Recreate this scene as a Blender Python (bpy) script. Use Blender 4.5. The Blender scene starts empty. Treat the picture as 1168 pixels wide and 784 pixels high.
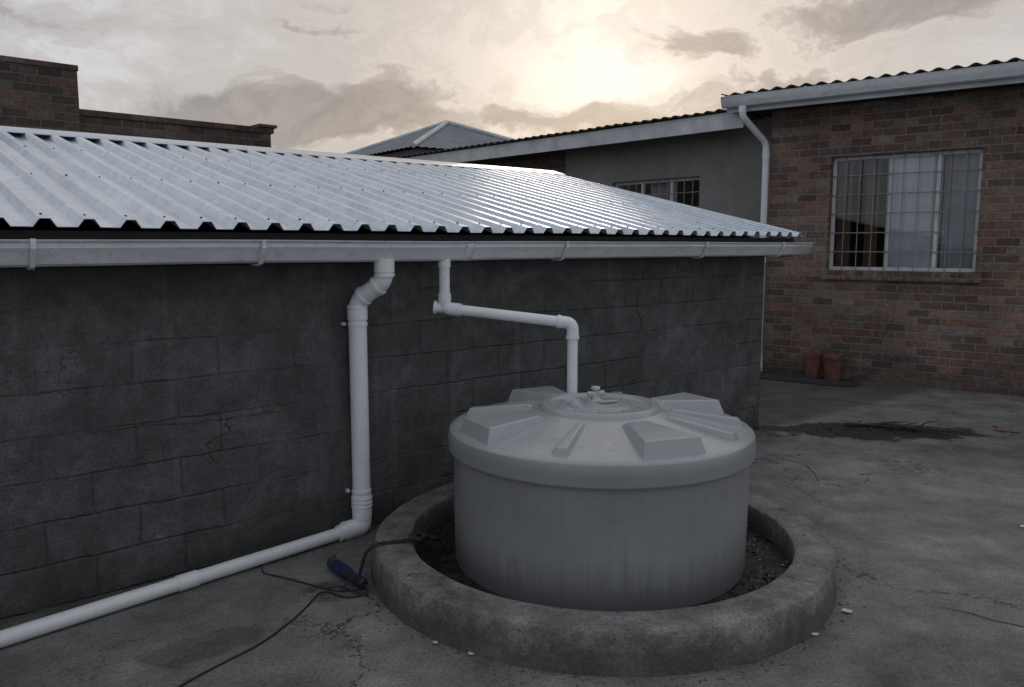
import bpy, math, random
import bmesh
from mathutils import Vector, Matrix, noise
random.seed(7)
R=math.radians
scene=bpy.context.scene
scene.view_settings.view_transform='Standard'
scene.view_settings.look='None'
scene.view_settings.exposure=0
scene.view_settings.gamma=1

# ------------------------------------------------------------------ node helpers
class NT:
    def __init__(s,nt): s.nt=nt
    def n(s,t,ins=None,**kw):
        nd=s.nt.nodes.new(t)
        for k,v in kw.items(): setattr(nd,k,v)
        if ins:
            for k,v in ins.items():
                sk=nd.inputs[k]
                if isinstance(v,bpy.types.NodeSocket): s.nt.links.new(v,sk)
                else:
                    if isinstance(v,(tuple,list)) and len(v)==3 and sk.type=='RGBA': v=(*v,1)
                    sk.default_value=v
        return nd
    def m(s,op,a,b=0.0,c=0.0,clamp=False):
        nd=s.n('ShaderNodeMath',{0:a,1:b,2:c},operation=op); nd.use_clamp=clamp
        return nd.outputs[0]
    def vm(s,op,a,b=(0,0,0)):
        nd=s.n('ShaderNodeVectorMath',{0:a,1:b},operation=op)
        return nd.outputs['Value'] if op in('DOT_PRODUCT','LENGTH','DISTANCE') else nd.outputs[0]
    def noise(s,vec,scale,detail=3,rough=.55,dist=0.0):
        return s.n('ShaderNodeTexNoise',{'Vector':vec,'Scale':scale,'Detail':detail,'Roughness':rough,'Distortion':dist}).outputs['Fac']
    def ramp(s,fac,stops,interp='LINEAR'):
        nd=s.n('ShaderNodeValToRGB',{'Fac':fac}); cr=nd.color_ramp; cr.interpolation=interp
        while len(cr.elements)<len(stops): cr.elements.new(0.5)
        for e,(p,c) in zip(cr.elements,stops):
            e.position=p
            e.color=(c,c,c,1) if not isinstance(c,(tuple,list)) else (*c,1)
        return nd.outputs['Color']
    def mix(s,f,a,b,mode='MIX'):
        nd=s.nt.nodes.new('ShaderNodeMix'); nd.data_type='RGBA'; nd.blend_type=mode
        for idx,v in ((0,f),(6,a),(7,b)):
            if isinstance(v,bpy.types.NodeSocket): s.nt.links.new(v,nd.inputs[idx])
            else:
                if isinstance(v,(tuple,list)): v=(*v,1)
                nd.inputs[idx].default_value=v
        return nd.outputs[2]
    def sstep(s,x,a,b):
        nd=s.n('ShaderNodeMapRange',{'Value':x,'From Min':a,'From Max':b}); nd.interpolation_type='SMOOTHSTEP'
        return nd.outputs[0]
    def scale(s,vec,sc):
        return s.n('ShaderNodeMapping',{'Vector':vec,'Scale':sc}).outputs[0]
    def warp(s,vec,scale,amt,detail=2.0,rough=.5):
        c=s.n('ShaderNodeTexNoise',{'Vector':vec,'Scale':scale,'Detail':detail,'Roughness':rough}).outputs['Color']
        k=s.n('ShaderNodeVectorMath',{0:s.vm('SUBTRACT',c,(.5,.5,.5)),3:amt},operation='SCALE').outputs[0]
        return s.vm('ADD',vec,k)

def new_mat(name):
    m=bpy.data.materials.new(name); m.use_nodes=True
    t=NT(m.node_tree); b=m.node_tree.nodes['Principled BSDF']
    return m,t,b
def link(t,out,sock): t.nt.links.new(out,sock)
def bump(t,b,h,strength=.5,dist=.01):
    nd=t.n('ShaderNodeBump',{'Height':h,'Strength':strength,'Distance':dist})
    link(t,nd.outputs[0],b.inputs['Normal'])
def pos(t): return t.n('ShaderNodeNewGeometry').outputs['Position']

def simple(name,col,rough=.5,metal=0,var=.25,nscale=6,bmp=.0,bscale=60):
    m,t,b=new_mat(name); p=pos(t)
    f=t.noise(p,nscale,3,.6)
    c=t.ramp(f,[(.3,tuple(x*(1-var) for x in col)),(.7,tuple(min(1,x*(1+var*.6)) for x in col))])
    link(t,c,b.inputs['Base Color'])
    b.inputs['Roughness'].default_value=rough
    b.inputs['Metallic'].default_value=metal
    if bmp>0: bump(t,b,t.noise(p,bscale,2),bmp,.004)
    return m

def mat_ground():
    m,t,b=new_mat('yard_concrete'); p=pos(t)
    big=t.noise(p,.55,4,.62,.4); mid=t.noise(p,2.8,7,.74); fine=t.noise(p,70,3,.8)
    f=t.m('ADD',t.m('MULTIPLY',big,.45),t.m('MULTIPLY',mid,.55))
    c=t.ramp(f,[(.36,(.095,.089,.083)),(.45,(.175,.167,.158)),(.53,(.24,.231,.220)),(.64,(.37,.358,.342))])
    c=t.mix(.75,c,t.ramp(fine,[(.34,.22),(.48,.8),(.68,1.15)]),'MULTIPLY')
    sep=t.n('ShaderNodeSeparateXYZ',{0:p}); X,Y=sep.outputs[0],sep.outputs[1]
    wob=t.m('MULTIPLY',t.m('SUBTRACT',mid,.5),2.6)
    wet=None
    for (cx,cy,rx,ry,ang,st) in [(3.3,7.28,1.0,.34,-.12,.85),(-1.35,3.25,.28,.11,.6,.3),(-.75,3.95,.35,.13,.7,.45)]:
        dx=t.m('SUBTRACT',X,cx); dy=t.m('SUBTRACT',Y,cy)
        ca,sa=math.cos(ang),math.sin(ang)
        ux=t.m('MULTIPLY_ADD',dx,ca/rx,t.m('MULTIPLY',dy,sa/rx))
        uy=t.m('MULTIPLY_ADD',dy,ca/ry,t.m('MULTIPLY',dx,-sa/ry))
        d=t.m('ADD',t.m('SQRT',t.m('MULTIPLY_ADD',ux,ux,t.m('MULTIPLY',uy,uy))),wob)
        k=t.m('MULTIPLY',t.sstep(d,1.1,.85),st)
        wet=k if wet is None else t.m('MAXIMUM',wet,k)
    c=t.mix(wet,c,(.036,.029,.023))
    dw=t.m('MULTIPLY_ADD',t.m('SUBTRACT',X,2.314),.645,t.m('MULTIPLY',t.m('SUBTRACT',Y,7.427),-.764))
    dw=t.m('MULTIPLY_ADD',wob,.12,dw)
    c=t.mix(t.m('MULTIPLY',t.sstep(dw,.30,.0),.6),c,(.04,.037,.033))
    vo=t.n('ShaderNodeTexVoronoi',{'Vector':t.warp(p,1.9,.9,5.0,.7),'Scale':.42},feature='DISTANCE_TO_EDGE').outputs['Distance']
    cr=t.m('MULTIPLY',t.sstep(vo,.005,.001),t.sstep(big,.45,.55))
    c=t.mix(t.m('MULTIPLY',cr,.85),c,(.02,.018,.016))
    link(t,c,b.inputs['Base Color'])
    link(t,t.m('SUBTRACT',t.m('MULTIPLY_ADD',mid,-.5,.95),t.m('MULTIPLY',wet,.58),clamp=True),b.inputs['Roughness'])
    b.inputs['Specular IOR Level'].default_value=.5
    hh_=t.m('MULTIPLY_ADD',fine,.7,t.m('MULTIPLY',mid,2.4))
    hh_=t.m('MULTIPLY',hh_,t.m('SUBTRACT',1.0,t.m('MULTIPLY',wet,.5)))
    bump(t,b,hh_,.75,.015)
    return m
def mat_ring():
    m,t,b=new_mat('ring_concrete'); p=pos(t)
    mid=t.noise(p,5,6,.74); fine=t.noise(p,85,3,.8)
    pit=t.n('ShaderNodeTexVoronoi',{'Vector':p,'Scale':38.0}).outputs['Distance']
    c=t.ramp(mid,[(.33,(.115,.11,.103)),(.5,(.21,.20,.19)),(.66,(.33,.318,.30))])
    c=t.mix(.75,c,t.ramp(fine,[(.34,.25),(.5,.85),(.68,1.1)]),'MULTIPLY')
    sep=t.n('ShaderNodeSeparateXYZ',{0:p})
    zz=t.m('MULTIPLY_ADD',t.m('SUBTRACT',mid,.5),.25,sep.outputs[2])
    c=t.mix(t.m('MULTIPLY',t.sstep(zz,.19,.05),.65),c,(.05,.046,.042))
    pm=t.m('MULTIPLY',t.sstep(pit,.18,.10),t.sstep(mid,.49,.55))
    c=t.mix(t.m('MULTIPLY',pm,.85),c,(.025,.023,.021))
    link(t,c,b.inputs['Base Color']); b.inputs['Roughness'].default_value=.75
    bump(t,b,t.m('MULTIPLY_ADD',fine,.6,t.m('MULTIPLY',mid,1.7)),.75,.013); return m
def mat_block():
    m,t,b=new_mat('bagged_blockwork'); uv=t.n('ShaderNodeUVMap').outputs[0]; p=pos(t)
    uvw=t.warp(uv,5.0,.030,3.0,.6)
    br=t.n('ShaderNodeTexBrick',{'Vector':uvw,'Color1':(.0,.0,.0),'Color2':(1,1,1),'Mortar':(.5,.5,.5),'Scale':1.0,'Mortar Size':.010,'Mortar Smooth':1.0,'Brick Width':.42,'Row Height':.205})
    big=t.noise(p,.9,4,.6,.5); mid=t.noise(p,1.9,7,.74,.4); m2=t.noise(p,9,5,.78); fine=t.noise(p,100,3,.8)
    c=t.ramp(mid,[(.32,(.088,.088,.089)),(.5,(.140,.139,.139)),(.66,(.225,.223,.221))])
    c=t.mix(.30,c,t.ramp(br.outputs['Color'],[(0,.45),(1,1.0)]),'MULTIPLY')
    c=t.mix(.7,c,t.ramp(m2,[(.32,.5),(.62,1.05)]),'MULTIPLY')
    fade=t.m('MULTIPLY_ADD',t.sstep(big,.42,.56),.75,.25)
    mo=t.m('MULTIPLY',br.outputs['Fac'],fade)
    c=t.mix(t.m('MULTIPLY',mo,.36),c,(.04,.039,.038))
    c=t.mix(.6,c,t.ramp(fine,[(.34,.30),(.62,1.05)]),'MULTIPLY')
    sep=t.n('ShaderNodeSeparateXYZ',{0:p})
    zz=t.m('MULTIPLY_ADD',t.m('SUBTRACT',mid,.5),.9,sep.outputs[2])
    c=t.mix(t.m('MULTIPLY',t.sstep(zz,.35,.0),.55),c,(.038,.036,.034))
    st=t.noise(t.scale(uv,(9,.7,1)),1.0,3,.6)
    c=t.mix(t.m('MULTIPLY',t.sstep(st,.56,.75),.22),c,(.26,.26,.26))
    vo=t.n('ShaderNodeTexVoronoi',{'Vector':t.warp(uv,3.0,.5,5.0,.7),'Scale':.8},feature='DISTANCE_TO_EDGE').outputs['Distance']
    cr=t.m('MULTIPLY',t.sstep(vo,.004,.001),t.sstep(mid,.53,.58))
    c=t.mix(t.m('MULTIPLY',cr,.7),c,(.015,.015,.015))
    link(t,c,b.inputs['Base Color']); b.inputs['Roughness'].default_value=.85
    h=t.m('MULTIPLY_ADD',fine,.6,t.m('MULTIPLY',m2,1.6))
    h=t.m('SUBTRACT',h,t.m('MULTIPLY',mo,.7))
    bump(t,b,h,.9,.016); return m
def mat_brick(name,dark=1.0):
    m,t,b=new_mat(name); uv=t.n('ShaderNodeUVMap').outputs[0]; p=pos(t)
    uvw=t.warp(uv,14.0,.020,3.0,.6)
    br=t.n('ShaderNodeTexBrick',{'Vector':uvw,'Color1':(.0,.0,.0),'Color2':(1,1,1),'Mortar':(.5,.5,.5),'Scale':1.0,'Mortar Size':.010,'Mortar Smooth':.3,'Brick Width':.25,'Row Height':.094})
    k=dark
    cols=[(.0,(.12,.077,.062)),(.18,(.28,.162,.120)),(.34,(.16,.118,.098)),(.5,(.37,.218,.160)),(.66,(.21,.115,.088)),(.82,(.34,.275,.225)),(1,(.14,.105,.09))]
    c=t.ramp(br.outputs['Color'],[(a,tuple(x*k for x in q)) for a,q in cols])
    mid=t.noise(p,1.2,5,.65); m2=t.noise(p,20,4,.78)
    c=t.mix(.75,c,t.ramp(m2,[(.32,.4),(.66,1.1)]),'MULTIPLY')
    c=t.mix(t.m('MULTIPLY',br.outputs['Fac'],.9),c,(.26*k,.245*k,.228*k))
    c=t.mix(.6,c,t.ramp(mid,[(.35,.45),(.62,1.05)]),'MULTIPLY')
    sep=t.n('ShaderNodeSeparateXYZ',{0:p})
    zz=t.m('MULTIPLY_ADD',t.m('SUBTRACT',mid,.5),1.2,sep.outputs[2])
    c=t.mix(t.m('MULTIPLY',t.sstep(zz,.5,.05),.4),c,(.05,.045,.04))
    c=t.mix(t.m('MULTIPLY',t.sstep(m2,.58,.70),.32),c,(.42*k,.40*k,.375*k))
    link(t,c,b.inputs['Base Color']); b.inputs['Roughness'].default_value=.85
    h=t.m('SUBTRACT',t.m('MULTIPLY',m2,.8),t.m('MULTIPLY',br.outputs['Fac'],1.2))
    bump(t,b,h,1.0,.016); return m
def mat_roof():
    m,t,b=new_mat('galvanised_sheet'); p=pos(t); uv=t.n('ShaderNodeUVMap').outputs[0]
    mid=t.noise(t.scale(uv,(5,.9,1)),1.0,5,.65,.3); g=t.noise(p,9,5,.75)
    c=t.ramp(mid,[(.3,(.50,.55,.62)),(.7,(.72,.77,.84))])
    c=t.mix(.45,c,t.ramp(g,[(.3,.5),(.58,1)]),'MULTIPLY')
    c=t.mix(t.m('MULTIPLY',t.sstep(g,.64,.76),.35),c,(.2,.16,.125))
    link(t,c,b.inputs['Base Color']); b.inputs['Metallic'].default_value=.7
    link(t,t.m('MULTIPLY_ADD',mid,.3,.15),b.inputs['Roughness'])
    bump(t,b,t.noise(t.scale(uv,(2,2,1)),1.5,2),.35,.02); return m
def mat_tank():
    m,t,b=new_mat('grey_polyethylene'); p=pos(t)
    sep=t.n('ShaderNodeSeparateXYZ',{0:p})
    mid=t.noise(p,3.0,4,.6); dirt=t.noise(p,16,5,.75)
    an=t.m('ARCTAN2',t.m('SUBTRACT',sep.outputs[1],4.224),t.m('SUBTRACT',sep.outputs[0],.466))
    v=t.n('ShaderNodeCombineXYZ',{0:t.m('MULTIPLY',an,24.0),1:t.m('MULTIPLY',sep.outputs[2],1.0),2:0.0}).outputs[0]
    st=t.noise(v,1.2,6,.72)
    c=t.ramp(mid,[(.3,(.245,.250,.257)),(.7,(.285,.291,.299))])
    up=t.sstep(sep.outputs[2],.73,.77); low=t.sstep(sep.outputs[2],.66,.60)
    c=t.mix(t.m('MULTIPLY',up,.5),c,(.46,.47,.48))  # lid colour lightened above the rim, standing in for reflected sky sheen
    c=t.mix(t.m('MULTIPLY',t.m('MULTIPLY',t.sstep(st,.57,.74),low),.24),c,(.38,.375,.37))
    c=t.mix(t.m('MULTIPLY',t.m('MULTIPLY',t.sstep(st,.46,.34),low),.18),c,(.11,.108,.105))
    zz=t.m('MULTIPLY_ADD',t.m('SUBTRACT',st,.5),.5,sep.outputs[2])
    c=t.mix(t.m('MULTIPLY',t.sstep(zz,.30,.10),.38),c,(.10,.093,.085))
    c=t.mix(t.m('MULTIPLY',t.sstep(dirt,.54,.70),.20),c,(.14,.135,.128))
    link(t,c,b.inputs['Base Color'])
    r=t.m('MULTIPLY_ADD',dirt,.35,.20)
    link(t,t.m('SUBTRACT',r,t.m('MULTIPLY',up,.15)),b.inputs['Roughness'])
    b.inputs['Specular IOR Level'].default_value=.75
    bump(t,b,mid,.16,.012); return m
def mat_pvc():
    m,t,b=new_mat('white_pvc'); p=pos(t)
    f=t.noise(p,5,4,.65); g=t.noise(p,30,4,.75)
    c=t.ramp(f,[(.3,(.74,.76,.78)),(.7,(.84,.86,.88))])
    c=t.mix(t.m('MULTIPLY',t.sstep(g,.53,.72),.35),c,(.44,.42,.40))
    sep=t.n('ShaderNodeSeparateXYZ',{0:p})
    c=t.mix(t.m('MULTIPLY',t.sstep(t.m('MULTIPLY_ADD',g,.15,sep.outputs[2]),.20,.06),.4),c,(.34,.32,.29))
    link(t,c,b.inputs['Base Color']); b.inputs['Roughness'].default_value=.33
    return m
def mat_gutter():
    m,t,b=new_mat('gutter_white'); p=pos(t)
    f=t.noise(t.scale(p,(3,3,9)),1.5,4,.65); g=t.noise(p,22,4,.75)
    c=t.ramp(f,[(.3,(.60,.615,.64)),(.7,(.76,.775,.80))])
    c=t.mix(t.m('MULTIPLY',t.sstep(g,.52,.72),.42),c,(.30,.29,.28))
    link(t,c,b.inputs['Base Color']); b.inputs['Roughness'].default_value=.36
    return m
def mat_plaster():
    m,t,b=new_mat('grey_render'); p=pos(t)
    f=t.noise(p,1.3,6,.7,.3); g=t.noise(p,40,3,.75)
    c=t.ramp(f,[(.3,(.18,.175,.17)),(.7,(.30,.292,.285))])
    c=t.mix(.35,c,t.ramp(g,[(.3,.5),(.7,1)]),'MULTIPLY')
    link(t,c,b.inputs['Base Color']); b.inputs['Roughness'].default_value=.85
    return m
def mat_glass():
    m,t,b=new_mat('window_glass')
    out=t.nt.nodes['Material Output']
    tr=t.n('ShaderNodeBsdfTransparent',{'Color':(.88,.90,.91)})
    gl=t.n('ShaderNodeBsdfGlossy',{'Color':(1,1,1),'Roughness':.03})
    fr=t.n('ShaderNodeFresnel',{'IOR':1.5})
    mx=t.n('ShaderNodeMixShader',{0:t.m('ADD',fr.outputs[0],.03),1:tr.outputs[0],2:gl.outputs[0]})
    link(t,mx.outputs[0],out.inputs[0]); return m
def mat_water():
    m,t,b=new_mat('damp_soil'); p=pos(t)
    f=t.noise(p,12,5,.7)
    link(t,t.ramp(f,[(.3,(.010,.009,.007)),(.7,(.030,.025,.019))]),b.inputs['Base Color'])
    link(t,t.ramp(f,[(.42,.08),(.55,.8)]),b.inputs['Roughness'])
    bump(t,b,f,.6,.02); return m

M_ground=mat_ground(); M_ring=mat_ring(); M_block=mat_block(); M_brick=mat_brick('face_brick'); M_brick2=mat_brick('parapet_brick',.55)
M_roof=mat_roof(); M_tank=mat_tank(); M_pvc=mat_pvc(); M_gut=mat_gutter(); M_plast=mat_plaster(); M_glass=mat_glass(); M_water=mat_water()
M_timber=simple('dark_timber',(.030,.027,.025),.8)
M_fascia=simple('fascia_paint',(.60,.61,.63),.55,0,.25,3)
M_darkroof=simple('old_roof_sheet',(.06,.053,.05),.75,.0,.3,3)
M_farroof=simple('far_roof_sheet',(.17,.19,.21),.55,.3,.25,1.5)
M_frame=simple('window_frame_paint',(.62,.62,.63),.5,0,.2,5)
M_bar=simple('burglar_bar_paint',(.26,.26,.26),.5,0,.25,9)
M_cur=simple('curtain_cloth',(.80,.81,.86),.9,0,.12,3)
M_curg=simple('grey_curtain_cloth',(.42,.43,.48),.9,0,.3,2)
M_curb=simple('brown_curtain',(.26,.155,.10),.9,0,.3,3)
M_terra=simple('terracotta',(.20,.085,.062),.8,0,.35,12)
M_rub=simple('rubber_mat',(.035,.035,.037),.85,0,.3,12)
M_blue=simple('blue_housing',(.012,.026,.075),.45,0,.3,20)
M_black=simple('black_plastic',(.02,.02,.02),.5,0,.3,20)
M_cable=simple('cable_rubber',(.015,.015,.015),.6)
M_steel=simple('steel',(.12,.12,.125),.5,.8,.3,20)
M_rope=simple('old_rope',(.04,.033,.026),.9,0,.4,30)
M_stone=simple('pebble',(.12,.11,.10),.8,0,.5,40)
M_wetst=simple('wet_soil_clods',(.030,.026,.021),.6,0,.6,30)
M_paper=simple('litter_paper',(.60,.59,.56),.8,0,.1,20)
M_leaf=simple('dry_leaf',(.24,.10,.04),.8,0,.3,30)
M_twig=simple('twig_bark',(.045,.030,.022),.9,0,.4,30)
M_crack=simple('crack_dark',(.014,.013,.012),.95)
M_screw=simple('screw_head',(.08,.08,.09),.5,.6)
M_valve=simple('vent_valve_plastic',(.50,.50,.49),.5,0,.3,30)
M_drop=simple('water_drop',(.50,.50,.51),.04,0,.15,30)

# ------------------------------------------------------------------ geometry helpers
def empty(name,loc=(0,0,0)):
    e=bpy.data.objects.new(name,None); e.location=loc; e.empty_display_size=.2
    scene.collection.objects.link(e); return e
def obj(name,verts,faces,mat,parent=None,uvs=None,smooth=None,bevel=0,solid=0):
    me=bpy.data.meshes.new(name); me.from_pydata([tuple(v) for v in verts],[],faces)
    me.materials.append(mat)
    if uvs:
        ul=me.uv_layers.new(name='UVMap'); k=0
        for f in uvs:
            for u in f: ul.data[k].uv=u; k+=1
    me.validate(); me.update()
    if smooth is not None:
        for pl in me.polygons: pl.use_smooth=True
        me.set_sharp_from_angle(angle=R(smooth))
    o=bpy.data.objects.new(name,me); scene.collection.objects.link(o)
    if parent:
        o.parent=parent; o.matrix_parent_inverse=Matrix.Translation(-Vector(parent.location))
    if solid:
        md=o.modifiers.new('solid','SOLIDIFY'); md.thickness=solid; md.offset=0
    if bevel:
        md=o.modifiers.new('bev','BEVEL'); md.width=bevel; md.segments=2; md.limit_method='ANGLE'; md.angle_limit=R(35)
    return o
def fixn(o,merge=False):
    bm=bmesh.new(); bm.from_mesh(o.data)
    if merge: bmesh.ops.remove_doubles(bm,verts=bm.verts,dist=1e-5)
    bmesh.ops.recalc_face_normals(bm,faces=bm.faces); bm.to_mesh(o.data); bm.free()
class Fr:
    def __init__(s,o,a,n):
        s.o=Vector((*o,0)); s.a=Vector((*a,0)).normalized(); s.n=Vector((*n,0)).normalized()
    def p(s,u,m,z): return s.o+s.a*u+s.n*m+Vector((0,0,z))
    def box(s,name,s0,s1,m0,m1,z0,z1,mat,parent=None,bevel=0,uoff=(0,0)):
        c=[(a,b,c) for a in(s0,s1) for b in(m0,m1) for c in(z0,z1)]
        V=[s.p(*q) for q in c]
        F=[(0,1,3,2),(4,6,7,5),(0,4,5,1),(2,3,7,6),(0,2,6,4),(1,5,7,3)]
        U=[]
        for fi,f in enumerate(F):
            if fi<2: U.append([(c[i][1]+uoff[0]+.117,c[i][2]) for i in f])
            elif fi<4: U.append([(c[i][0]+uoff[0],c[i][2]) for i in f])
            else: U.append([(c[i][0],c[i][1]) for i in f])
        o=obj(name,V,F,mat,parent,U,bevel=bevel)
        fixn(o); return o
    def wall(s,name,s0,s1,z0,z1,m0,m1,ops,mat,parent):
        ss=sorted({s0,s1,*[x for o in ops for x in o[:2]]}); zs=sorted({z0,z1,*[x for o in ops for x in o[2:]]})
        def full(i,j):
            if i<0 or j<0 or i>=len(ss)-1 or j>=len(zs)-1: return False
            cs=(ss[i]+ss[i+1])/2; cz=(zs[j]+zs[j+1])/2
            return not any(o[0]<cs<o[1] and o[2]<cz<o[3] for o in ops)
        V=[];F=[];U=[]
        def q(pts,uv):
            k=len(V); V.extend([s.p(*x) for x in pts]); F.append((k,k+1,k+2,k+3)); U.append(uv)
        for i in range(len(ss)-1):
            for j in range(len(zs)-1):
                if not full(i,j): continue
                a,b,c,d=ss[i],ss[i+1],zs[j],zs[j+1]
                q([(a,m1,c),(b,m1,c),(b,m1,d),(a,m1,d)],[(a,c),(b,c),(b,d),(a,d)])
                q([(a,m0,c),(a,m0,d),(b,m0,d),(b,m0,c)],[(a,c),(a,d),(b,d),(b,c)])
                if not full(i-1,j): q([(a,m0,c),(a,m1,c),(a,m1,d),(a,m0,d)],[(m0,c),(m1,c),(m1,d),(m0,d)])
                if not full(i+1,j): q([(b,m0,c),(b,m0,d),(b,m1,d),(b,m1,c)],[(m0,c),(m0,d),(m1,d),(m1,c)])
                if not full(i,j-1): q([(a,m0,c),(b,m0,c),(b,m1,c),(a,m1,c)],[(a,m0),(b,m0),(b,m1),(a,m1)])
                if not full(i,j+1): q([(a,m0,d),(a,m1,d),(b,m1,d),(b,m0,d)],[(a,m0),(a,m1),(b,m1),(b,m0)])
        return obj(name,V,F,mat,parent,U)
    def extrude(s,name,prof,s0,s1,mat,parent,solid=0,closed=False,smooth=30,caps=True,n=1):
        V=[];F=[]
        for k in range(n+1):
            u=s0+(s1-s0)*k/n
            V+= [s.p(u,m,z+(.0035*noise.noise(Vector((u*.9,1,2))) if n>1 else 0)) for m,z in prof]
        L=len(prof)
        for k in range(n):
            for i in range(L if closed else L-1):
                j=(i+1)%L
                F.append((k*L+i,k*L+j,(k+1)*L+j,(k+1)*L+i))
        if caps: F.append(tuple(range(L))); F.append(tuple(reversed(range(n*L,n*L+L))))
        return obj(name,V,F,mat,parent,smooth=smooth,solid=solid)
def fillet(pts,r,n=6):
    pts=[Vector(p) for p in pts]; out=[pts[0]]
    for i in range(1,len(pts)-1):
        a,b,c=pts[i-1],pts[i],pts[i+1]
        d1=(a-b); d2=(c-b); rr=min(r,d1.length*.48,d2.length*.48)
        p1=b+d1.normalized()*rr; p2=b+d2.normalized()*rr
        for k in range(n+1):
            t=k/n; out.append((1-t)**2*p1+2*t*(1-t)*b+t*t*p2)
    out.append(pts[-1]); return out
def tube(name,pts,r,mat,parent=None,seg=20,rf=None,sm=50):
    pts=[Vector(p) for p in pts]; N=len(pts); V=[];F=[]
    T=[]
    for i in range(N):
        a=pts[max(0,i-1)]; b=pts[min(N-1,i+1)]; T.append((b-a).normalized())
    up=Vector((0,0,1)) if abs(T[0].z)<.9 else Vector((1,0,0))
    X=T[0].cross(up).normalized()
    for i in range(N):
        X=(X-T[i]*X.dot(T[i])).normalized(); Y=T[i].cross(X)
        rr=r if rf is None else rf(i/(N-1))*r
        for k in range(seg):
            a=2*math.pi*k/seg; V.append(pts[i]+X*math.cos(a)*rr+Y*math.sin(a)*rr)
    for i in range(N-1):
        for k in range(seg):
            j=(k+1)%seg; F.append((i*seg+k,i*seg+j,(i+1)*seg+j,(i+1)*seg+k))
    F.append(tuple(reversed(range(seg)))); F.append(tuple(range((N-1)*seg,N*seg)))
    return obj(name,V,F,mat,parent,smooth=sm)
def cyl(name,a,b,r,mat,parent=None,seg=24): return tube(name,[a,b],r,mat,parent,seg)
def lathe(name,prof,cx,cy,mat,parent,seg=96,sm=28,wob=0):
    V=[];F=[]; L=len(prof)
    for k in range(seg):
        a=2*math.pi*k/seg
        for i,(r,z) in enumerate(prof):
            w=0
            if wob and r>0:
                w=wob*noise.noise(Vector((math.cos(a)*r*3,math.sin(a)*r*3,z*6+i*.1)))+wob*.5*noise.noise(Vector((math.cos(a)*r*14,math.sin(a)*r*14,z*20+i*.3)))
            V.append((cx+math.cos(a)*(r+w),cy+math.sin(a)*(r+w),z+w*.5))
    for k in range(seg):
        j=(k+1)%seg
        for i in range(L-1):
            F.append((k*L+i,j*L+i,j*L+i+1,k*L+i+1))
    o=obj(name,V,F,mat,parent)
    fixn(o,True)
    for pl in o.data.polygons: pl.use_smooth=True
    o.data.set_sharp_from_angle(angle=R(sm)); return o
def stones(name,places,mat,parent=None):
    ico=[(0,0,1),(.894,0,.447),(.276,.851,.447),(-.724,.526,.447),(-.724,-.526,.447),(.276,-.851,.447),(.724,.526,-.447),(-.276,.851,-.447),(-.894,0,-.447),(-.276,-.851,-.447),(.724,-.526,-.447),(0,0,-1)]
    fa=[(0,1,2),(0,2,3),(0,3,4),(0,4,5),(0,5,1),(1,6,2),(2,7,3),(3,8,4),(4,9,5),(5,10,1),(1,10,6),(2,6,7),(3,7,8),(4,8,9),(5,9,10),(6,11,7),(7,11,8),(8,11,9),(9,11,10),(10,11,6)]
    V=[];F=[]
    for x,y,z,r in places:
        k=len(V); sx=random.uniform(.7,1.3); sy=random.uniform(.7,1.3); sz=random.uniform(.4,.8); a=random.uniform(0,6.3)
        for v in ico:
            w=random.uniform(.75,1.2); vx=v[0]*sx*w; vy=v[1]*sy*w
            V.append((x+r*(vx*math.cos(a)-vy*math.sin(a)),y+r*(vx*math.sin(a)+vy*math.cos(a)),z+r*v[2]*sz*w))
        F+=[tuple(i+k for i in f) for f in fa]
    return obj(name,V,F,mat,parent,smooth=60)
def ribbon(name,pts,w,nrm,mat,parent,jit=.012,sub=8):
    nrm=Vector(nrm); P=[Vector(p) for p in pts]; Q=[]
    for i in range(len(P)-1):
        for k in range(sub): Q.append(P[i].lerp(P[i+1],k/sub))
    Q.append(P[-1]); V=[];F=[]
    for i,q in enumerate(Q):
        t=(Q[min(i+1,len(Q)-1)]-Q[max(0,i-1)]).normalized(); sd=t.cross(nrm).normalized()
        off=sd*random.uniform(-jit,jit); ww=w*random.uniform(.3,1)*(1-abs(2*i/(len(Q)-1)-1)**4*.8)
        V+= [q+off-sd*ww/2,q+off+sd*ww/2]
    for i in range(len(Q)-1): F.append((2*i,2*i+1,2*i+3,2*i+2))
    return obj(name,V,F,mat,parent)

# ------------------------------------------------------------------ ground
g=[];gf=[]
xs=[-400,-60,-12,-4,0,4,12,60,400]; ys=[-400,-60,-12,-2,2,6,14,60,400]
for y in ys:
    for x in xs: g.append((x,y,0))
for j in range(len(ys)-1):
    for i in range(len(xs)-1):
        k=j*len(xs)+i; gf.append((k,k+1,k+1+len(xs),k+len(xs)))
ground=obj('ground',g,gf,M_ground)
ribbon('crack_1',[(3.1,5.2,.004),(3.5,4.95,.004),(4.1,4.85,.004),(4.9,4.6,.004)],.010,(0,0,1),M_crack,ground)
ribbon('crack_2',[(2.0,3.65,.004),(2.35,3.4,.004),(2.9,3.25,.004),(3.6,2.9,.004)],.012,(0,0,1),M_crack,ground)
ribbon('crack_3',[(2.0,6.6,.004),(2.3,6.1,.004),(2.2,5.6,.004)],.008,(0,0,1),M_crack,ground)
ribbon('crack_4',[(3.2,9.2,.004),(4.0,8.4,.004),(5.2,7.6,.004)],.010,(0,0,1),M_crack,ground)

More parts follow.
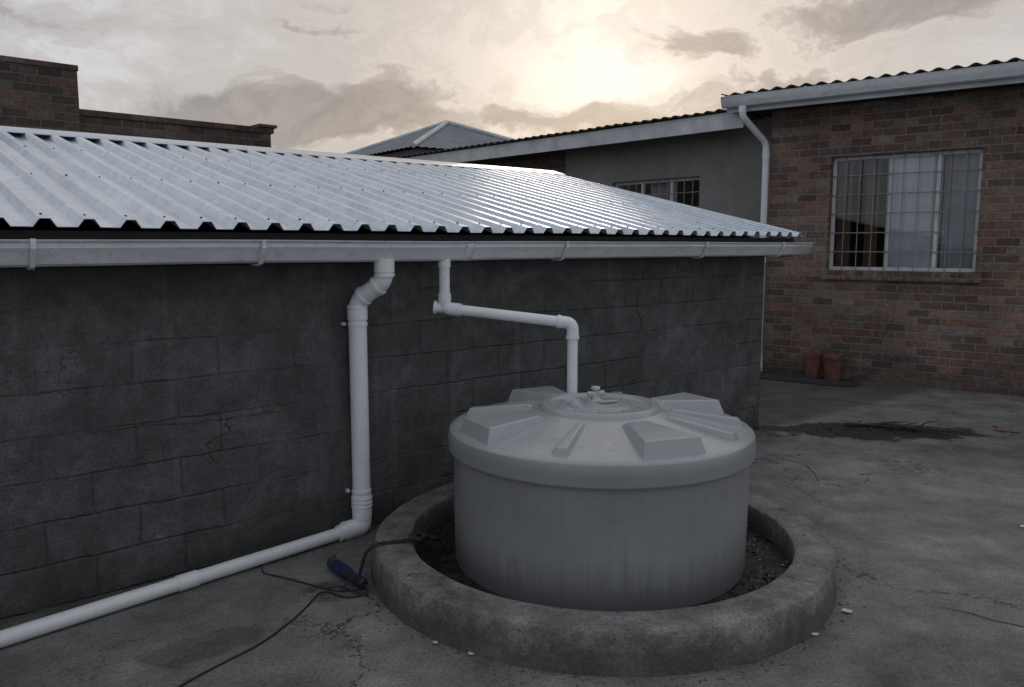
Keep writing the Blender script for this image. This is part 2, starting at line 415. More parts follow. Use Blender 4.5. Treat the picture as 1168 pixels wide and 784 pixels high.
# ------------------------------------------------------------------ block shed
S=Fr((2.314,7.427),(-.764,-.645),(.645,-.764))
shed=empty('block_shed',S.p(4,-1.5,0))
SL=10.0
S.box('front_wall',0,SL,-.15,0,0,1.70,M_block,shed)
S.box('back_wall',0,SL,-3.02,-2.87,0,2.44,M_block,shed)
for nm,a,b in(('end_wall',0.003,.15),('end_wall_far',SL-.15,SL-.003)):
    prof=[(-.152,0),(-2.868,0),(-2.868,2.42),(-.152,1.80)]
    V=[S.p(a,m,z) for m,z in prof]+[S.p(b,m,z) for m,z in prof]
    F=[(0,1,2,3),(7,6,5,4),(0,3,7,4),(1,5,6,2),(3,2,6,7)]
    U=[[(([*prof,*prof][i])[0],([*prof,*prof][i])[1]) for i in f] for f in F]
    obj(nm,V,F,M_block,shed,U)
S.box('wall_plate',-.2,SL,-.12,.115,1.703,1.76,M_timber,shed)
S.box('fascia_board',-.22,SL,.12,.155,1.60,1.765,M_timber,shed)
em,ez,rm,rz=.25,1.778,-3.124,2.547
pitch=.1715
prof=[]; s=-.26
while s<SL:
    for du,h in((0,0),(.053,0),(.078,.036),(.118,.036),(.1435,0.0)):
        prof.append((s+du,h))
    s+=pitch
rows=8; V=[];F=[];U=[]
sl=Vector((rm-em,rz-ez)).normalized(); nn=(-sl[1],sl[0])
if nn[1]<0: nn=(-nn[0],-nn[1])
Lr=math.hypot(rm-em,rz-ez)
for r in range(rows+1):
    f=r/rows
    for (u,h) in prof:
        sag=.006*noise.noise(Vector((u*1.3,f*3,0)))
        ej=0.008*noise.noise(Vector((math.floor(u/(pitch*4))*7.7,0,3))) if r==0 else 0
        m=em+(rm-em)*f+nn[0]*(h+sag)+ej; z=ez+(rz-ez)*f+nn[1]*(h+sag)
        V.append(S.p(u,m,z))
L=len(prof)
for r in range(rows):
    for i in range(L-1):
        F.append((r*L+i,r*L+i+1,(r+1)*L+i+1,(r+1)*L+i))
        U.append([(prof[i][0],r*Lr/rows),(prof[i+1][0],r*Lr/rows),(prof[i+1][0],(r+1)*Lr/rows),(prof[i][0],(r+1)*Lr/rows)])
obj('roof_sheeting',V,F,M_roof,shed,U,solid=.0025)
scr=[];
s=-.26
while s<SL:
    for f in (.025,.36,.70,.96):
        if f>.1 and random.random()<.1: continue
        u=s+.098; h=.037
        m=em+(rm-em)*f+nn[0]*h; z=ez+(rz-ez)*f+nn[1]*h
        q=S.p(u,m,z); scr.append((q.x,q.y,q.z+.002,.007))
    s+=pitch
stones('roof_screws',scr,M_screw,shed)
S.extrude('ridge_cap',[(rm+.20,rz-.012+.0),(rm+.19,rz-.003),(rm-.02,rz+.055),(rm-.05,rz+.06),(rm-.07,rz+.04),(rm-.07,rz-.12)],-.30,SL,M_roof,shed,solid=.003,caps=False)
gp=[(.165,1.722),(.165,1.628),(.175,1.616),(.235,1.612),(.255,1.622),(.270,1.648),(.283,1.672),(.297,1.690),(.300,1.718),(.308,1.724),(.306,1.714)]
S.extrude('gutter',gp,-.30,SL,M_gut,shed,solid=.004,caps=False,n=30)
capf=[(m,z) for m,z in gp[:9]]
S.extrude('gutter_end',capf,-.304,-.299,M_gut,shed,closed=True,smooth=20)
for s in (5.9,4.9,2.81,1.29,.2,7.1,8.2):
    S.extrude('gutter_bracket',[(.158,1.640),(.170,1.608),(.238,1.604),(.262,1.616),(.290,1.662),(.308,1.690),(.311,1.728),(.316,1.728),(.316,1.686),(.296,1.655),(.268,1.608),(.240,1.597),(.165,1.600)],s-.010,s+.010,M_gut,shed,closed=True,smooth=20)
for s in (3.6,8.0):
    S.extrude('gutter_joint',[(m*1.0+(.004 if m>.2 else -.0),z-.003) for m,z in gp[1:9]],s-.035,s+.035,M_gut,shed,solid=.004,caps=False)
ribbon('wall_crack_1',[S.p(1.73,.003,1.38),S.p(1.76,.003,1.22),S.p(1.70,.003,1.1),S.p(1.74,.003,.95)],.010,S.n,M_crack,shed)
ribbon('wall_crack_2',[S.p(5.03,.003,.88),S.p(5.0,.003,.72),S.p(5.12,.003,.66),S.p(5.05,.003,.5)],.007,S.n,M_crack,shed)
ribbon('wall_crack_3',[S.p(4.7,.003,.80),S.p(5.1,.003,.79),S.p(5.7,.003,.82)],.005,S.n,M_crack,shed)

# ------------------------------------------------------------------ PVC downpipe
dp=empty('downpipe',S.p(4.252,.07,0))
A=S.p(4.162,.225,1.62);B=S.p(4.162,.225,1.50);C=S.p(4.252,.07,1.385);D=S.p(4.252,.07,.09)
tube('pipe',fillet([A,B,C,D],.07,8),.052,M_pvc,dp,28)
cyl('outlet_socket',A+Vector((0,0,.005)),A-Vector((0,0,.07)),.058,M_pvc,dp)
dr=(C-B).normalized()
for k,(p0,d) in enumerate(((B+Vector((0,0,.035)),Vector((0,0,-1))),(B+dr*.05,dr),(C-dr*.05,dr),(C-Vector((0,0,.035)),Vector((0,0,-1))))):
    cyl('elbow_rib_%d'%k,p0-d*.010,p0+d*.010,.0585,M_pvc,dp)
cyl('elbow_socket',C-Vector((0,0,.05)),C-Vector((0,0,.11)),.058,M_pvc,dp)
cyl('lower_socket',S.p(4.252,.07,.235),S.p(4.252,.07,.10),.058,M_pvc,dp)
for z in (.225,.20,.175): cyl('socket_rib',S.p(4.252,.07,z),S.p(4.252,.07,z-.010),.062,M_pvc,dp)
for z in (1.25,.26):
    cyl('clip',S.p(4.252,.07,z+.010),S.p(4.252,.07,z-.010),.0575,M_pvc,dp)
    S.box('clip_ear',4.305,4.322,.0,.03,z-.010,z+.010,M_gut,dp,.003)
dg=empty('drain_pipe',(-1.5,3.9,0))
E1=Vector((-.85,4.60,.052)); E2=Vector((-2.172,3.246,.040)); E3=E2+(E2-E1)*1.6; E3.z=.04
tube('elbow',fillet([S.p(4.252,.07,.115),S.p(4.252,.07,.045),S.p(4.252,.07,.045)+(E2-E1).normalized()*.13],.06,8),.055,M_pvc,dg,28)
st=S.p(4.252,.07,.042)
tube('pipe',[st+(E2-E1).normalized()*.05,E2,E3],.036,M_pvc,dg,24)
du=(E2-st).normalized()
cyl('reducer',st+du*.10,st+du*.17,.047,M_pvc,dg)
cyl('coupling',st+du*1.02,st+du*1.12,.041,M_pvc,dg)
cyl('coupling_2',st+du*3.0,st+du*3.1,.041,M_pvc,dg)

ip=empty('tank_inlet_pipe',(-.4,4.86,1.3))
I0=S.p(3.744,.22,1.62); I1=Vector((I0.x,I0.y,1.325)); I2=Vector((.365,4.83,1.235)); I3=Vector((.365,4.83,.76))
tube('pipe',fillet([I0,I1,I2,I3],.05,6),.032,M_pvc,ip,24)
hd=(I2-I1).normalized()
cyl('tee_socket',I1+Vector((0,0,.045)),I1+Vector((0,0,.09)),.039,M_pvc,ip)
cyl('tee_run',I1+hd*.10,I1+hd*.02,.039,M_pvc,ip)
tube('elbow_body',fillet([I1+Vector((0,0,.06)),I1,I1+hd*.07],.04,6),.037,M_pvc,ip,24)
cyl('wall_flange',I1-hd*.01,I1-hd*.055,.030,M_pvc,ip)
cyl('flange_cap',I1-hd*.045,I1-hd*.065,.040,M_pvc,ip)
tube('elbow_body_2',fillet([I2-hd*.09,I2,I2-Vector((0,0,.09))],.05,6),.037,M_pvc,ip,24)
cyl('elbow_lip_a',I2-hd*.075,I2-hd*.095,.041,M_pvc,ip)
cyl('elbow_lip_b',I2-Vector((0,0,.075)),I2-Vector((0,0,.095)),.041,M_pvc,ip)
cyl('gutter_outlet',I0,I0-Vector((0,0,.05)),.038,M_pvc,ip)

# ------------------------------------------------------------------ tank
TX,TY=.466,4.224
tank=empty('water_tank',(TX,TY,0))
prof=[(0,.02),(.74,.02),(.765,.03),(.772,.06),(.775,.30),(.775,.615),(.779,.628),(.796,.634),(.803,.645),(.805,.69),(.803,.728),(.797,.744),(.785,.754),(.765,.760),(.60,.788),(.345,.834),(.325,.842),(.318,.858),(.308,.868),(.292,.871),(.275,.869),(.268,.860),(.255,.857),(.17,.859),(.165,.866),(.155,.868),(.0,.871)]
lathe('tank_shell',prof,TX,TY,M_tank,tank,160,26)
def zc(r): return .760+(.834-.760)*(.765-r)/(.765-.345)
def pad(name,ang,r0,r1,w0,w1,zt0,zt1,slope=.022,endsl=.02):
    a=R(ang); ca,sa=math.cos(a),math.sin(a); V=[]
    def P(r,y,z): return (TX+ca*r-sa*y,TY+sa*r+ca*y,z)
    for (r,w,z) in ((r0,w0,zc(r0)-.01),(r1,w1,zc(r1)-.012)):
        V+= [P(r,-w,z),P(r,w,z)]
    for (r,w,z) in ((r0+endsl*1.5,w0-slope*.8,zt0),(r1-endsl,w1-slope,zt1)):
        V+= [P(r,-w,z),P(r,w,z)]
    F=[(4,5,7,6),(0,2,3,1),(0,1,5,4),(2,6,7,3),(0,4,6,2),(1,3,7,5)]
    o=obj(name,V,F,M_tank,tank)
    fixn(o)
    md=o.modifiers.new('b','BEVEL'); md.width=.008; md.segments=3
    for pl in o.data.polygons: pl.use_smooth=True
    o.modifiers.new('w','WEIGHTED_NORMAL')
    return o
for k,a in enumerate((30,118,208,291)):
    pad('lid_pad_%d'%k,a,.36,.750,.075,.170,.850,.838,.026,.026)
for k,a in enumerate((250,327,355,163,75)):
    pad('lid_rib_%d'%k,a,.36,.748,.026,.044,.843,.800,.014,.02)
# vent valve on the hatch
lathe('vent_base',[(.0,.870),(.045,.870),(.045,.880),(.026,.884),(.022,.905),(0,.905)],TX-.02,TY+.02,M_valve,tank,24)
cyl('vent_tee',(TX-.062,TY+.005,.912),(TX+.025,TY+.038,.914),.016,M_valve,tank,16)
cyl('vent_cap',(TX-.02,TY+.02,.900),(TX-.02,TY+.02,.938),.014,M_valve,tank,16)
lathe('vent_knob',[(0,.935),(.022,.935),(.026,.942),(.022,.952),(0,.956)],TX-.02,TY+.02,M_valve,tank,14)
cyl('hatch_handle',(TX-.00,TY-.05,.881),(TX+.09,TY-.01,.879),.008,M_tank,tank,10)
for k in range(10):
    a=k*2*math.pi/10+.2
    cyl('hatch_bolt_%d'%k,(TX+.212*math.cos(a),TY+.212*math.sin(a),.855),(TX+.212*math.cos(a),TY+.212*math.sin(a),.864),.008,M_tank,tank,8)
dr_=[]
for k in range(700):
    r=math.sqrt(random.uniform(.02,.58)); a=random.uniform(0,2*math.pi)
    z= zc(r) if r>.345 else (.858 if .17<r<.27 else .869)
    if .265<r<.345: continue
    dr_.append((TX+r*math.cos(a),TY+r*math.sin(a),z,random.uniform(.0015,.005)))
stones('water_drops',dr_,M_drop,tank)

ring=empty('concrete_ring',(TX,TY,0))
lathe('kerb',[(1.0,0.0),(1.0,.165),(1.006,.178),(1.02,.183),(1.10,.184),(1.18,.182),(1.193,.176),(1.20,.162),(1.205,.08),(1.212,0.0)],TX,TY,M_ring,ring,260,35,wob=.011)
lathe('soil_bed',[(0,.05),(.76,.05),(1.003,.052)],TX,TY,M_water,ring,64)
pp=[]
for k in range(800):
    a=random.uniform(0,2*math.pi); r=random.uniform(.79,.995)
    dens=noise.noise(Vector((math.cos(a)*2.5,math.sin(a)*2.5,2)))
    if random.random()>.55+dens: continue
    pp.append((TX+r*math.cos(a),TY+r*math.sin(a),.051+random.uniform(0,.008),random.uniform(.004,.014)))
stones('ring_debris',pp,M_wetst,ring)
stones('ring_pebbles',[(TX+r*math.cos(a),TY+r*math.sin(a),.056,random.uniform(.002,.006)) for r,a in [(random.uniform(.85,.99),random.gauss(0,.6)) for _ in range(45)]],M_paper,ring)
stones('ring_chips',[(TX+r*math.cos(a),TY+r*math.sin(a),.185,random.uniform(.002,.007)) for r,a in [(random.uniform(1.02,1.18),random.uniform(0,6.28)) for _ in range(80)]],M_stone,ring)
def rp(r,a,z=.1875): return (TX+r*math.cos(a),TY+r*math.sin(a),z)
ribbon('ring_crack_1',[rp(1.02,3.75),rp(1.08,3.77),rp(1.13,3.74),rp(1.17,3.76)],.006,(0,0,1),M_crack,ring,.005)
ribbon('ring_crack_2',[rp(1.02,5.6),rp(1.1,5.58),rp(1.17,5.61)],.005,(0,0,1),M_crack,ring,.005)

rope=empty('old_rope',(-.55,4.0,.19))
pts=[(-.78,3.93,.02),(-.745,3.93,.15),(-.70,3.94,.195),(-.62,3.965,.197),(-.55,3.98,.198),(-.50,4.03,.196),(-.47,4.10,.19),(-.43,4.18,.15),(-.38,4.25,.10),(-.34,4.22,.065)]
tube('rope_strand',fillet(pts,.05,4),.009,M_rope,rope,8,rf=lambda t:1+.25*math.sin(t*120))
pts=[(-.52,3.97,.200),(-.49,4.06,.215),(-.45,4.05,.20),(-.47,3.97,.206),(-.53,4.0,.212),(-.50,4.09,.2),(-.41,4.14,.15)]
tube('rope_knot',fillet(pts,.03,4),.010,M_rope,rope,8,rf=lambda t:1+.25*math.sin(t*90))
tube('rope_tail',fillet([(-.47,4.08,.195),(-.44,4.28,.19),(-.38,4.40,.18),(-.30,4.46,.10)],.05,4),.007,M_rope,rope,8)

# ------------------------------------------------------------------ angle grinder + cord
gr=empty('angle_grinder',(-.85,3.98,.03))
a=Vector((-.925,4.05,.040)); b=Vector((-.73,3.82,.034)); d=(b-a)
def along(t,dz=0): return a+d*t+Vector((0,0,dz))
tube('motor_body',[along(t) for t in (0,.03,.1,.35,.45,.5)],.034,M_blue,gr,20,rf=lambda t:[.75,.95,1,1,.9,.75][round(t*5)])
tube('rear_grip',[along(t) for t in (.5,.58,.7,.85,.95,1.0)],.027,M_black,gr,18,rf=lambda t:[.95,.9,.85,.95,1.05,.7][round(t*5)])
tube('gear_head',[along(t) for t in (-.18,-.15,-.06,0)],.030,M_steel,gr,18,rf=lambda t:[.6,.95,1,.85][round(t*3)])
hp=along(-.12)
cyl('spindle',hp+Vector((0,0,-.01)),hp+Vector((.01,.005,.04)),.013,M_steel,gr,12)
tube('blue_stripe',[along(.62),along(.80)],.0275,M_blue,gr,18)
def cord(name,pts,r=.0042): return tube(name,fillet(pts,.12,5),r,M_cable,gr,8)
cord('power_cord',[tuple(along(1.0)),(-.70,3.77,.008),(-.80,3.72,.006),(-.944,3.83,.006),(-.975,3.572,.006),(-1.069,3.282,.006),(-1.192,3.10,.006),(-1.288,2.943,.006),(-1.45,2.5,.006),(-1.5,1.9,.006)])
cord('cord_loop',[(-1.31,4.05,.03),(-1.297,4.026,.006),(-1.114,3.94,.006),(-.95,3.84,.008),(-.86,3.80,.006),(-.73,3.83,.006)],.0035)
cord('cord_loop_2',[(-.93,3.83,.010),(-.86,3.86,.010),(-.80,3.80,.012),(-.70,3.76,.006)],.0035)

# ------------------------------------------------------------------ brick house
H=Fr((3.40,10.82),(.79,-.613),(-.613,-.79))
house=empty('brick_house',H.p(3,-3,0))
W=(.776,2.445,1.385,2.80)
H.wall('front_wall',0,7.5,0,3.43,-.23,0,[W],M_brick,house)
H.box('side_wall',0.002,.23,-6,-.232,0,3.40,M_brick,house)
H.box('far_side_wall',7.27,7.498,-6,-.232,0,3.40,M_brick,house)
H.box('rear_wall',.232,7.268,-6,-5.77,0,3.40,M_brick,house)
H.box('room_floor',.235,7.265,-5.76,-.235,.02,.06,M_timber,house)
H.box('ceiling',.235,7.265,-5.76,-.235,3.0,3.03,M_timber,house)
H.box('partition',.235,7.265,-2.6,-2.5,.07,2.99,M_curb,house)
s=W[0]-.05
while s<W[1]+.02:
    H.box('sill_brick',s,s+.074,-.05,.045+random.uniform(-.003,.003),W[2]-.115,W[2]-.004,M_brick,house,.004,uoff=(random.uniform(0,5),0))
    s+=.086
H.box('sill_mortar',W[0]-.05,W[1]+.03,-.04,.035,W[2]-.11,W[2]-.008,M_plast,house)
def window(fr,parent,w,mull,depth=-.10,nb=9,nh=5):
    s0,s1,z0,z1=w; f=.045
    fr.box('frame_left',s0+.002,s0+f,depth-.05,depth,z0+.002,z1-.002,M_frame,parent,.003)
    fr.box('frame_right',s1-f,s1-.002,depth-.05,depth,z0+.002,z1-.002,M_frame,parent,.003)
    fr.box('frame_top',s0+f,s1-f,depth-.048,depth-.002,z1-f,z1-.002,M_frame,parent,.003)
    fr.box('frame_bottom',s0+f,s1-f,depth-.048,depth-.002,z0+.002,z0+f,M_frame,parent,.003)
    for mm in mull:
        fr.box('mullion',mm-.022,mm+.022,depth-.046,depth+.004,z0+f,z1-f,M_frame,parent,.003)
    V=[fr.p(s0+f-.01,depth-.030,z0+f-.01),fr.p(s1-f+.01,depth-.030,z0+f-.01),fr.p(s1-f+.01,depth-.030,z1-f+.01),fr.p(s0+f-.01,depth-.030,z1-f+.01)]
    obj('glass',V,[(0,1,2,3)],M_glass,parent)
    for k in range(1,nb+1):
        s=s0+(s1-s0)*k/(nb+1)
        fr.box('bar_v',s-.0045,s+.0045,depth+.022,depth+.032,z0+.004,z1-.004,M_bar,parent)
    for k in range(1,nh+1):
        z=z0+(z1-z0)*k/(nh+1)
        fr.box('bar_h',s0+.004,s1-.004,depth+.014,depth+.021,z-.006,z+.006,M_bar,parent)
def curtain(fr,parent,s0,s1,z0,z1,m,mat,amp=.02,wl=.09):
    V=[];F=[];n=60
    for j,z in enumerate((z0,(z0+z1)/2,z1)):
        for i in range(n+1):
            s=s0+(s1-s0)*i/n
            V.append(fr.p(s,m+amp*math.sin(2*math.pi*s/wl+.6*math.sin(s*9))*(1-.25*j),z))
    for j in range(2):
        for i in range(n): k=j*(n+1)+i; F.append((k,k+1,k+n+2,k+n+1))
    obj('curtain',V,F,mat,parent,smooth=80)
window(H,house,W,(1.452,1.99))
curtain(H,house,1.43,2.02,1.30,2.85,-.172,M_cur,.012)
curtain(H,house,2.03,2.60,1.2,2.85,-.24,M_curg,.015)
curtain(H,house,.60,.98,1.2,2.85,-.25,M_curb,.02)
curtain(H,house,1.14,1.30,1.2,2.85,-.28,M_curb,.02)
H.box('soffit',-.42,7.8,-.4,.40,3.434,3.45,M_timber,house)
H.box('fascia_board',-.44,7.8,.405,.430,3.40,3.60,M_fascia,house)
gp2=[(.432,3.585),(.432,3.475),(.445,3.458),(.50,3.453),(.525,3.465),(.540,3.500),(.556,3.53),(.565,3.582),(.573,3.588)]
H.extrude('gutter',gp2,-.47,7.8,M_gut,house,solid=.004,caps=False,n=12)
H.extrude('gutter_end',gp2[:8],-.475,-.468,M_gut,house,closed=True,smooth=20)
H.box('verge_board',-.46,-.44,-6,.40,3.43,3.60,M_fascia,house)
for s in (.6,1.7,2.8,3.9):
    H.box('gutter_strap',s-.012,s+.012,.43,.571,3.593,3.600,M_gut,house)
def corr(fr,parent,s0,s1,m0,z0,m1,z1,pit,amp,mat,name='roof_sheeting'):
    V=[];F=[];n=int((s1-s0)/pit*10)
    for r in range(3):
        f=r/2
        for i in range(n+1):
            s=s0+(s1-s0)*i/n
            V.append(fr.p(s,m0+(m1-m0)*f,z0+(z1-z0)*f+amp*math.sin(2*math.pi*s/pit)+.012*noise.noise(Vector((s*1.3,r,0)))))
    for r in range(2):
        for i in range(n): k=r*(n+1)+i; F.append((k,k+1,k+n+2,k+n+1))
    obj(name,V,F,mat,parent,smooth=70,solid=.012)
corr(H,house,-.5,7.8,.50,3.625,-6.1,3.97,.18,.017,M_darkroof)
hd_=empty('house_downpipe',H.p(-.04,.08,0))
tube('pipe',fillet([H.p(-.20,.50,3.46),H.p(-.20,.50,3.33),H.p(-.035,.075,3.02),H.p(-.035,.075,.20)],.09,7),.042,M_pvc,hd_,20)
cyl('outlet',H.p(-.20,.50,3.46),H.p(-.20,.50,3.38),.049,M_pvc,hd_)
cyl('socket',H.p(-.035,.075,2.93),H.p(-.035,.075,2.83),.048,M_pvc,hd_)
cyl('socket_2',H.p(-.035,.075,1.55),H.p(-.035,.075,1.47),.048,M_pvc,hd_)
tube('shoe',fillet([H.p(-.035,.075,.24),H.p(-.035,.075,.12),H.p(.03,.22,.06)],.07,6),.048,M_pvc,hd_,20)

G=Fr((3.68,10.86),(-.6665,.7455),(-.7455,-.6665))
W2=(1.43,3.11,1.60,2.70)
G.wall('rendered_wall',.20,4.16,0,3.40,-.20,0,[W2],M_plast,house)
G.wall('wing_brick_wall',4.163,10.5,0,3.40,-.23,.0,[],M_brick2,house)
G.box('wing_rear_wall',.2,10.5,-5,-4.8,0,3.4,M_plast,house)
G.box('wing_partition',1,10,-2,-1.9,0,3.3,M_timber,house)
window(G,house,W2,(1.99,2.55),-.08,10,4)
curtain(G,house,2.0,2.5,1.5,2.75,-.25,M_curg)
G.box('wing_fascia',.42,10.6,.47,.50,3.235,3.455,M_fascia,house)
G.box('wing_soffit',.42,10.6,.0,.468,3.40,3.42,M_timber,house)
corr(G,house,.42,10.6,.56,3.485,-5.2,3.79,.18,.016,M_darkroof,'wing_roof')

P=Fr((-2.04,12.2),(-.7455,-.6665),(.6665,-.7455))
pb=empty('brick_building',P.p(6,-2,0))
P.box('low_block',1.62,3.97,-4,0,0,3.19,M_brick2,pb)
P.box('low_coping',1.58,3.968,-.26,.020,3.192,3.262,M_brick2,pb,.006)
P.box('pier_cap',1.54,1.80,-.28,.04,3.264,3.305,M_brick2,pb,.006)
P.box('tall_block',3.972,14,-5,.06,0,3.67,M_brick2,pb)
P.box('tall_coping',3.96,14,-.24,.075,3.672,3.735,M_brick2,pb,.006)

hh=empty('hip_roof_house',(-1.57,20,0))
pk=Vector((-1.57,20,4.62)); cs=[]
for ph in (172,262,352,82):
    cs.append(Vector((-1.57+3.2*math.cos(R(ph)),20+3.2*math.sin(R(ph)),3.70)))
V=[];F=[]
for k in range(4):
    a_,b_=cs[k],cs[(k+1)%4]; n=46; base=len(V)
    nrm=(b_-a_).cross(pk-a_).normalized()
    if nrm.z<0: nrm=-nrm
    for i in range(n+1):
        t=i/n; e=a_.lerp(b_,t); mid=a_.lerp(b_,.5)
        up=(pk-mid); ft=1-abs(2*t-1)
        top=e+up*ft
        hgt=nrm*(.022 if i%2 else 0)
        V+= [e+hgt,top+hgt]
    for i in range(n): F.append((base+2*i,base+2*i+2,base+2*i+3,base+2*i+1))
obj('roof_sheeting',V,F,M_farroof,hh)
for k in range(4):
    tube('hip_cap_%d'%k,[cs[k]+Vector((0,0,.03)),pk+Vector((0,0,.03))],.055,M_fascia,hh,8)
ws=[pk.lerp(c,.9) for c in cs]
V=[Vector((w.x,w.y,0)) for w in ws]+[Vector((w.x,w.y,3.71)) for w in ws]
obj('walls',V,[(0,1,5,4),(1,2,6,5),(2,3,7,6),(3,0,4,7)],M_plast,hh)

def pot(x,y,h,r):
    e=empty('flower_pot',(x,y,0))
    lathe('pot_body',[(0,.012),(r*.80,.012),(r*.84,.022),(r*.97,h*.80),(r*.98,h*.82),(r*1.08,h*.825),(r*1.10,h*.84),(r*1.10,h*.985),(r*1.06,h),(r*.96,h*.99),(r*.92,h*.8),(r*.8,h*.5),(0,h*.5)],x,y,M_terra,e,32,30)
pm=H.p(.72,.17,0); pot(pm.x,pm.y,.34,.102)
pm=H.p(.97,.20,0); pot(pm.x,pm.y,.34,.106)
mt=empty('rubber_mat',H.p(.55,.2,0))
n=40; ring_=[]
for i in range(n):
    a=2*math.pi*i/n; k=1+.06*noise.noise(Vector((math.cos(a)*2,math.sin(a)*2,5)))
    c_=math.copysign(abs(math.cos(a))**.5,math.cos(a)); s_=math.copysign(abs(math.sin(a))**.5,math.sin(a))
    ring_.append((.66+.68*c_*k,.33+.30*s_*k))
V=[H.p(u,m,.004) for u,m in ring_]+[H.p(u,m,.016) for u,m in ring_]
F=[tuple(range(n,2*n))]+[(i,(i+1)%n,n+(i+1)%n,n+i) for i in range(n)]
obj('mat_sheet',V,F,M_rub,mt)

br=empty('fallen_branch',(3.6,7.3,0))
tube('stem',[(3.15,7.50,.015),(3.4,7.42,.02),(3.65,7.36,.02),(3.95,7.2,.015)],.016,M_twig,br,8,rf=lambda t:1.1-.8*t)
for k in range(16):
    t=random.uniform(.1,1); b0=Vector((3.15+.75*t,7.5-.28*t,.02)); an=random.uniform(-1.2,.7); ln=random.uniform(.18,.5)
    e_=b0+Vector((math.cos(an)*ln,math.sin(an)*ln*1.1,random.uniform(-.005,.02)))
    mid_=b0.lerp(e_,.5)+Vector((random.uniform(-.03,.03),random.uniform(-.05,.05),.015))
    tube('twig_%d'%k,[b0,mid_,e_],.009,M_twig,br,6,rf=lambda t:1.1-.8*t)
stones('leaf_mulch',[(3.5+random.gauss(0,.35),7.32+random.gauss(0,.12),.006,random.uniform(.004,.013)) for _ in range(90)],M_twig,br)

def scrap(name,x,y,r,mat,z=.004):
    n=6; V=[(x+r*random.uniform(.6,1.2)*math.cos(k*6.28/n),y+r*random.uniform(.5,1.1)*math.sin(k*6.28/n),z+random.uniform(.002,.010)) for k in range(n)]
    V.append((x,y,z+.006)); F=[(k,(k+1)%n,n) for k in range(n)]
    obj(name,V,F,mat,None,solid=.001)
for x,y,r in ((3.1,4.72,.022),(1.56,3.58,.024),(1.33,3.36,.022),(-.33,3.28,.018),(-.17,3.19,.018)):
    scrap('paper_scrap',x,y,r,M_paper)
for x,y,r in ((4.50,7.3,.05),(4.6,7.22,.06),(4.55,7.45,.04)):
    scrap('dry_leaf',x,y,r,M_leaf)
gl=[]
for _ in range(1800):
    x=random.uniform(-3.5,6.5); y=random.uniform(1.6,10.5)
    dw=(x-2.314)*.645+(y-7.427)*-.764
    if dw<.02 and x<2.5: continue
    if (x-TX)**2+(y-TY)**2<1.22**2: continue
    if noise.noise(Vector((x*.8,y*.8,4)))<random.uniform(-.3,.5): continue
    gl.append((x,y,.002,random.uniform(.002,.007)))
for _ in range(500):
    s=random.uniform(0,8.5); m=abs(random.gauss(0,.06))+.01; q=S.p(s,m,.002)
    gl.append((q.x,q.y,.003,random.uniform(.002,.009)))
for _ in range(350):
    a=random.uniform(0,6.28); r=1.215+abs(random.gauss(0,.05)); x=TX+r*math.cos(a); y=TY+r*math.sin(a)
    if (x-2.314)*.645+(y-7.427)*-.764<.02: continue
    gl.append((x,y,.002,random.uniform(.002,.008)))
stones('gravel',gl,M_stone)

# ------------------------------------------------------------------ world
w=bpy.data.worlds.new('World'); scene.world=w; w.use_nodes=True
t=NT(w.node_tree); bg=w.node_tree.nodes['Background']
SAZ,SEL=R(7.0),R(12.0)
sd_=Vector((math.sin(SAZ)*math.cos(SEL),math.cos(SAZ)*math.cos(SEL),math.sin(SEL)))
dirv=t.vm('NORMALIZE',t.n('ShaderNodeTexCoord').outputs['Generated'])
sep=t.n('ShaderNodeSeparateXYZ',{0:dirv})
dx,dy,dz=sep.outputs
dot=t.vm('DOT_PRODUCT',dirv,tuple(sd_))
ang=t.m('ARCCOSINE',t.m('MINIMUM',dot,.99999))
angn=t.m('DIVIDE',ang,math.pi)
az=t.m('ARCTAN2',dx,dy); el=t.m('ARCSINE',dz)
base=t.ramp(angn,[(0,(1.0,.95,.87)),(.022,(.97,.895,.80)),(.05,(.76,.69,.62)),(.10,(.57,.53,.50)),(.20,(.66,.66,.675)),(.36,(.63,.67,.73)),(.6,(.47,.51,.58)),(1,(.42,.46,.53))])
wv=t.n('ShaderNodeCombineXYZ',{0:az,1:t.m('MULTIPLY',el,1.6),2:0.0}).outputs[0]
wv2=t.warp(t.warp(wv,5.0,.16,1.0),18.0,.085,5.0,.62)
ws_=t.n('ShaderNodeSeparateXYZ',{0:wv2}); waz=ws_.outputs[0]; wel=t.m('MULTIPLY',ws_.outputs[1],1/1.6)
n1=t.noise(wv2,8.0,5,.6)
n2=t.noise(t.vm('ADD',wv2,(3.1,7.7,1)),24,4,.65)
blob=None
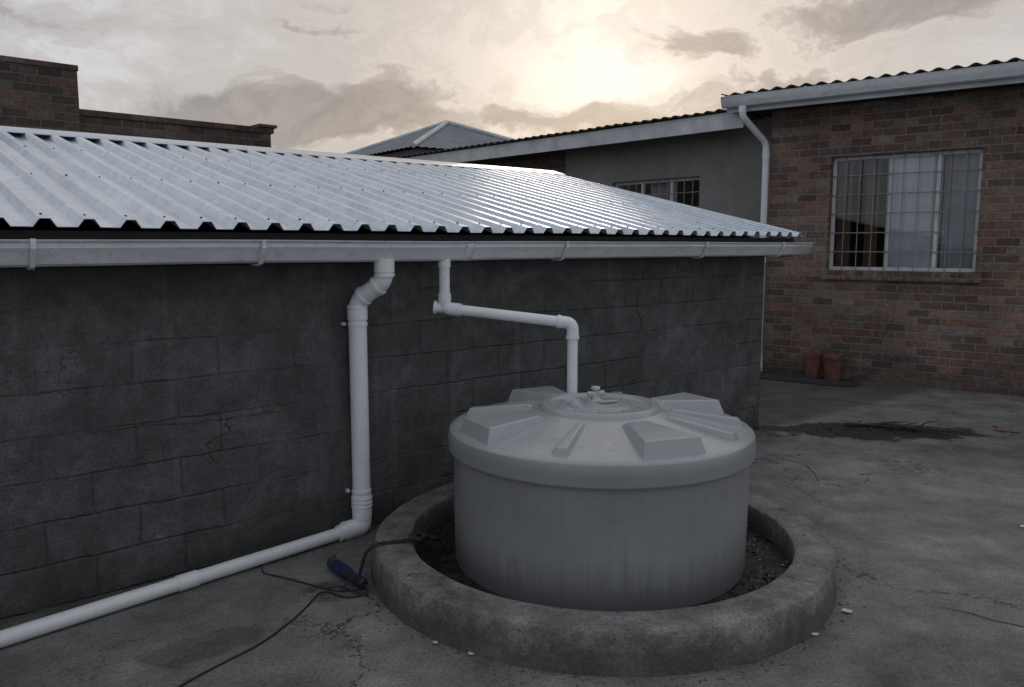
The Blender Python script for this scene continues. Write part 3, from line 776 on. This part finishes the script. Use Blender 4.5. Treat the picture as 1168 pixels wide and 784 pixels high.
for a0,e0,wa,we,k in [(-9.5,9.2,5.5,1.5,.46),(-19,8.0,8,1.3,.34),(-6,7.2,8,1.0,.2),(11.6,13.0,2.8,.8,.42),(5.0,8.5,7,1.1,.42),(24,14.8,9,1.8,.36),(17,10.4,7,1.5,.30),(-27,13.0,6,1.0,.22),(-14,14.4,5,.7,.16),(6.0,11.3,4.2,1.4,-.35),(-2,12.6,5,1.2,-.12)]:
    da=t.m('MULTIPLY',t.m('SUBTRACT',waz,R(a0)),1/R(wa)); de=t.m('MULTIPLY',t.m('SUBTRACT',wel,R(e0)),1/R(we))
    e_=t.m('MULTIPLY',t.m('EXPONENT',t.m('MULTIPLY',t.m('MULTIPLY_ADD',da,da,t.m('MULTIPLY',de,de)),-1.0)),k)
    blob=e_ if blob is None else t.m('ADD',blob,e_)
dens=t.m('ADD',t.m('MULTIPLY_ADD',n1,.85,t.m('MULTIPLY',n2,.40)),blob)
cl=t.sstep(dens,.75,.95)
soft=t.sstep(dens,.50,.78)
c=t.mix(t.m('MULTIPLY',soft,.50),base,(.36,.325,.305))
c=t.mix(t.m('MULTIPLY',cl,.88),c,t.mix(.26,t.ramp(n2,[(.35,(.15,.132,.128)),(.65,(.28,.245,.23))]),base))
edge=t.m('MULTIPLY',t.m('MULTIPLY',t.sstep(dens,.62,.72),t.sstep(dens,.82,.72)),t.sstep(ang,.60,.05))
c=t.mix(t.m('MULTIPLY',edge,.35),c,(1.0,.90,.80))
sky=t.n('ShaderNodeTexSky',sky_type='NISHITA'); sky.sun_disc=False; sky.sun_elevation=SEL; sky.sun_rotation=SAZ; sky.air_density=1.5; sky.dust_density=2
skc=t.mix(1.0,sky.outputs[0],(.004,.0042,.0055),'MULTIPLY')
c=t.mix(1.0,c,skc,'ADD')
link(t,c,bg.inputs['Color']); bg.inputs['Strength'].default_value=1.0

sl_=bpy.data.lights.new('sun','SUN'); sl_.energy=.7; sl_.angle=R(16); sl_.color=(1,.88,.76)
so=bpy.data.objects.new('sun',sl_); scene.collection.objects.link(so)
so.rotation_euler=(-sd_).to_track_quat('-Z','Y').to_euler()

cam=bpy.data.cameras.new('camera'); co=bpy.data.objects.new('camera',cam); scene.collection.objects.link(co)
co.location=(0,0,1.7); co.rotation_euler=(R(90-6.94),0,0)
cam.sensor_width=36; cam.lens=28.36; cam.clip_end=2000; cam.clip_start=.05
scene.camera=co
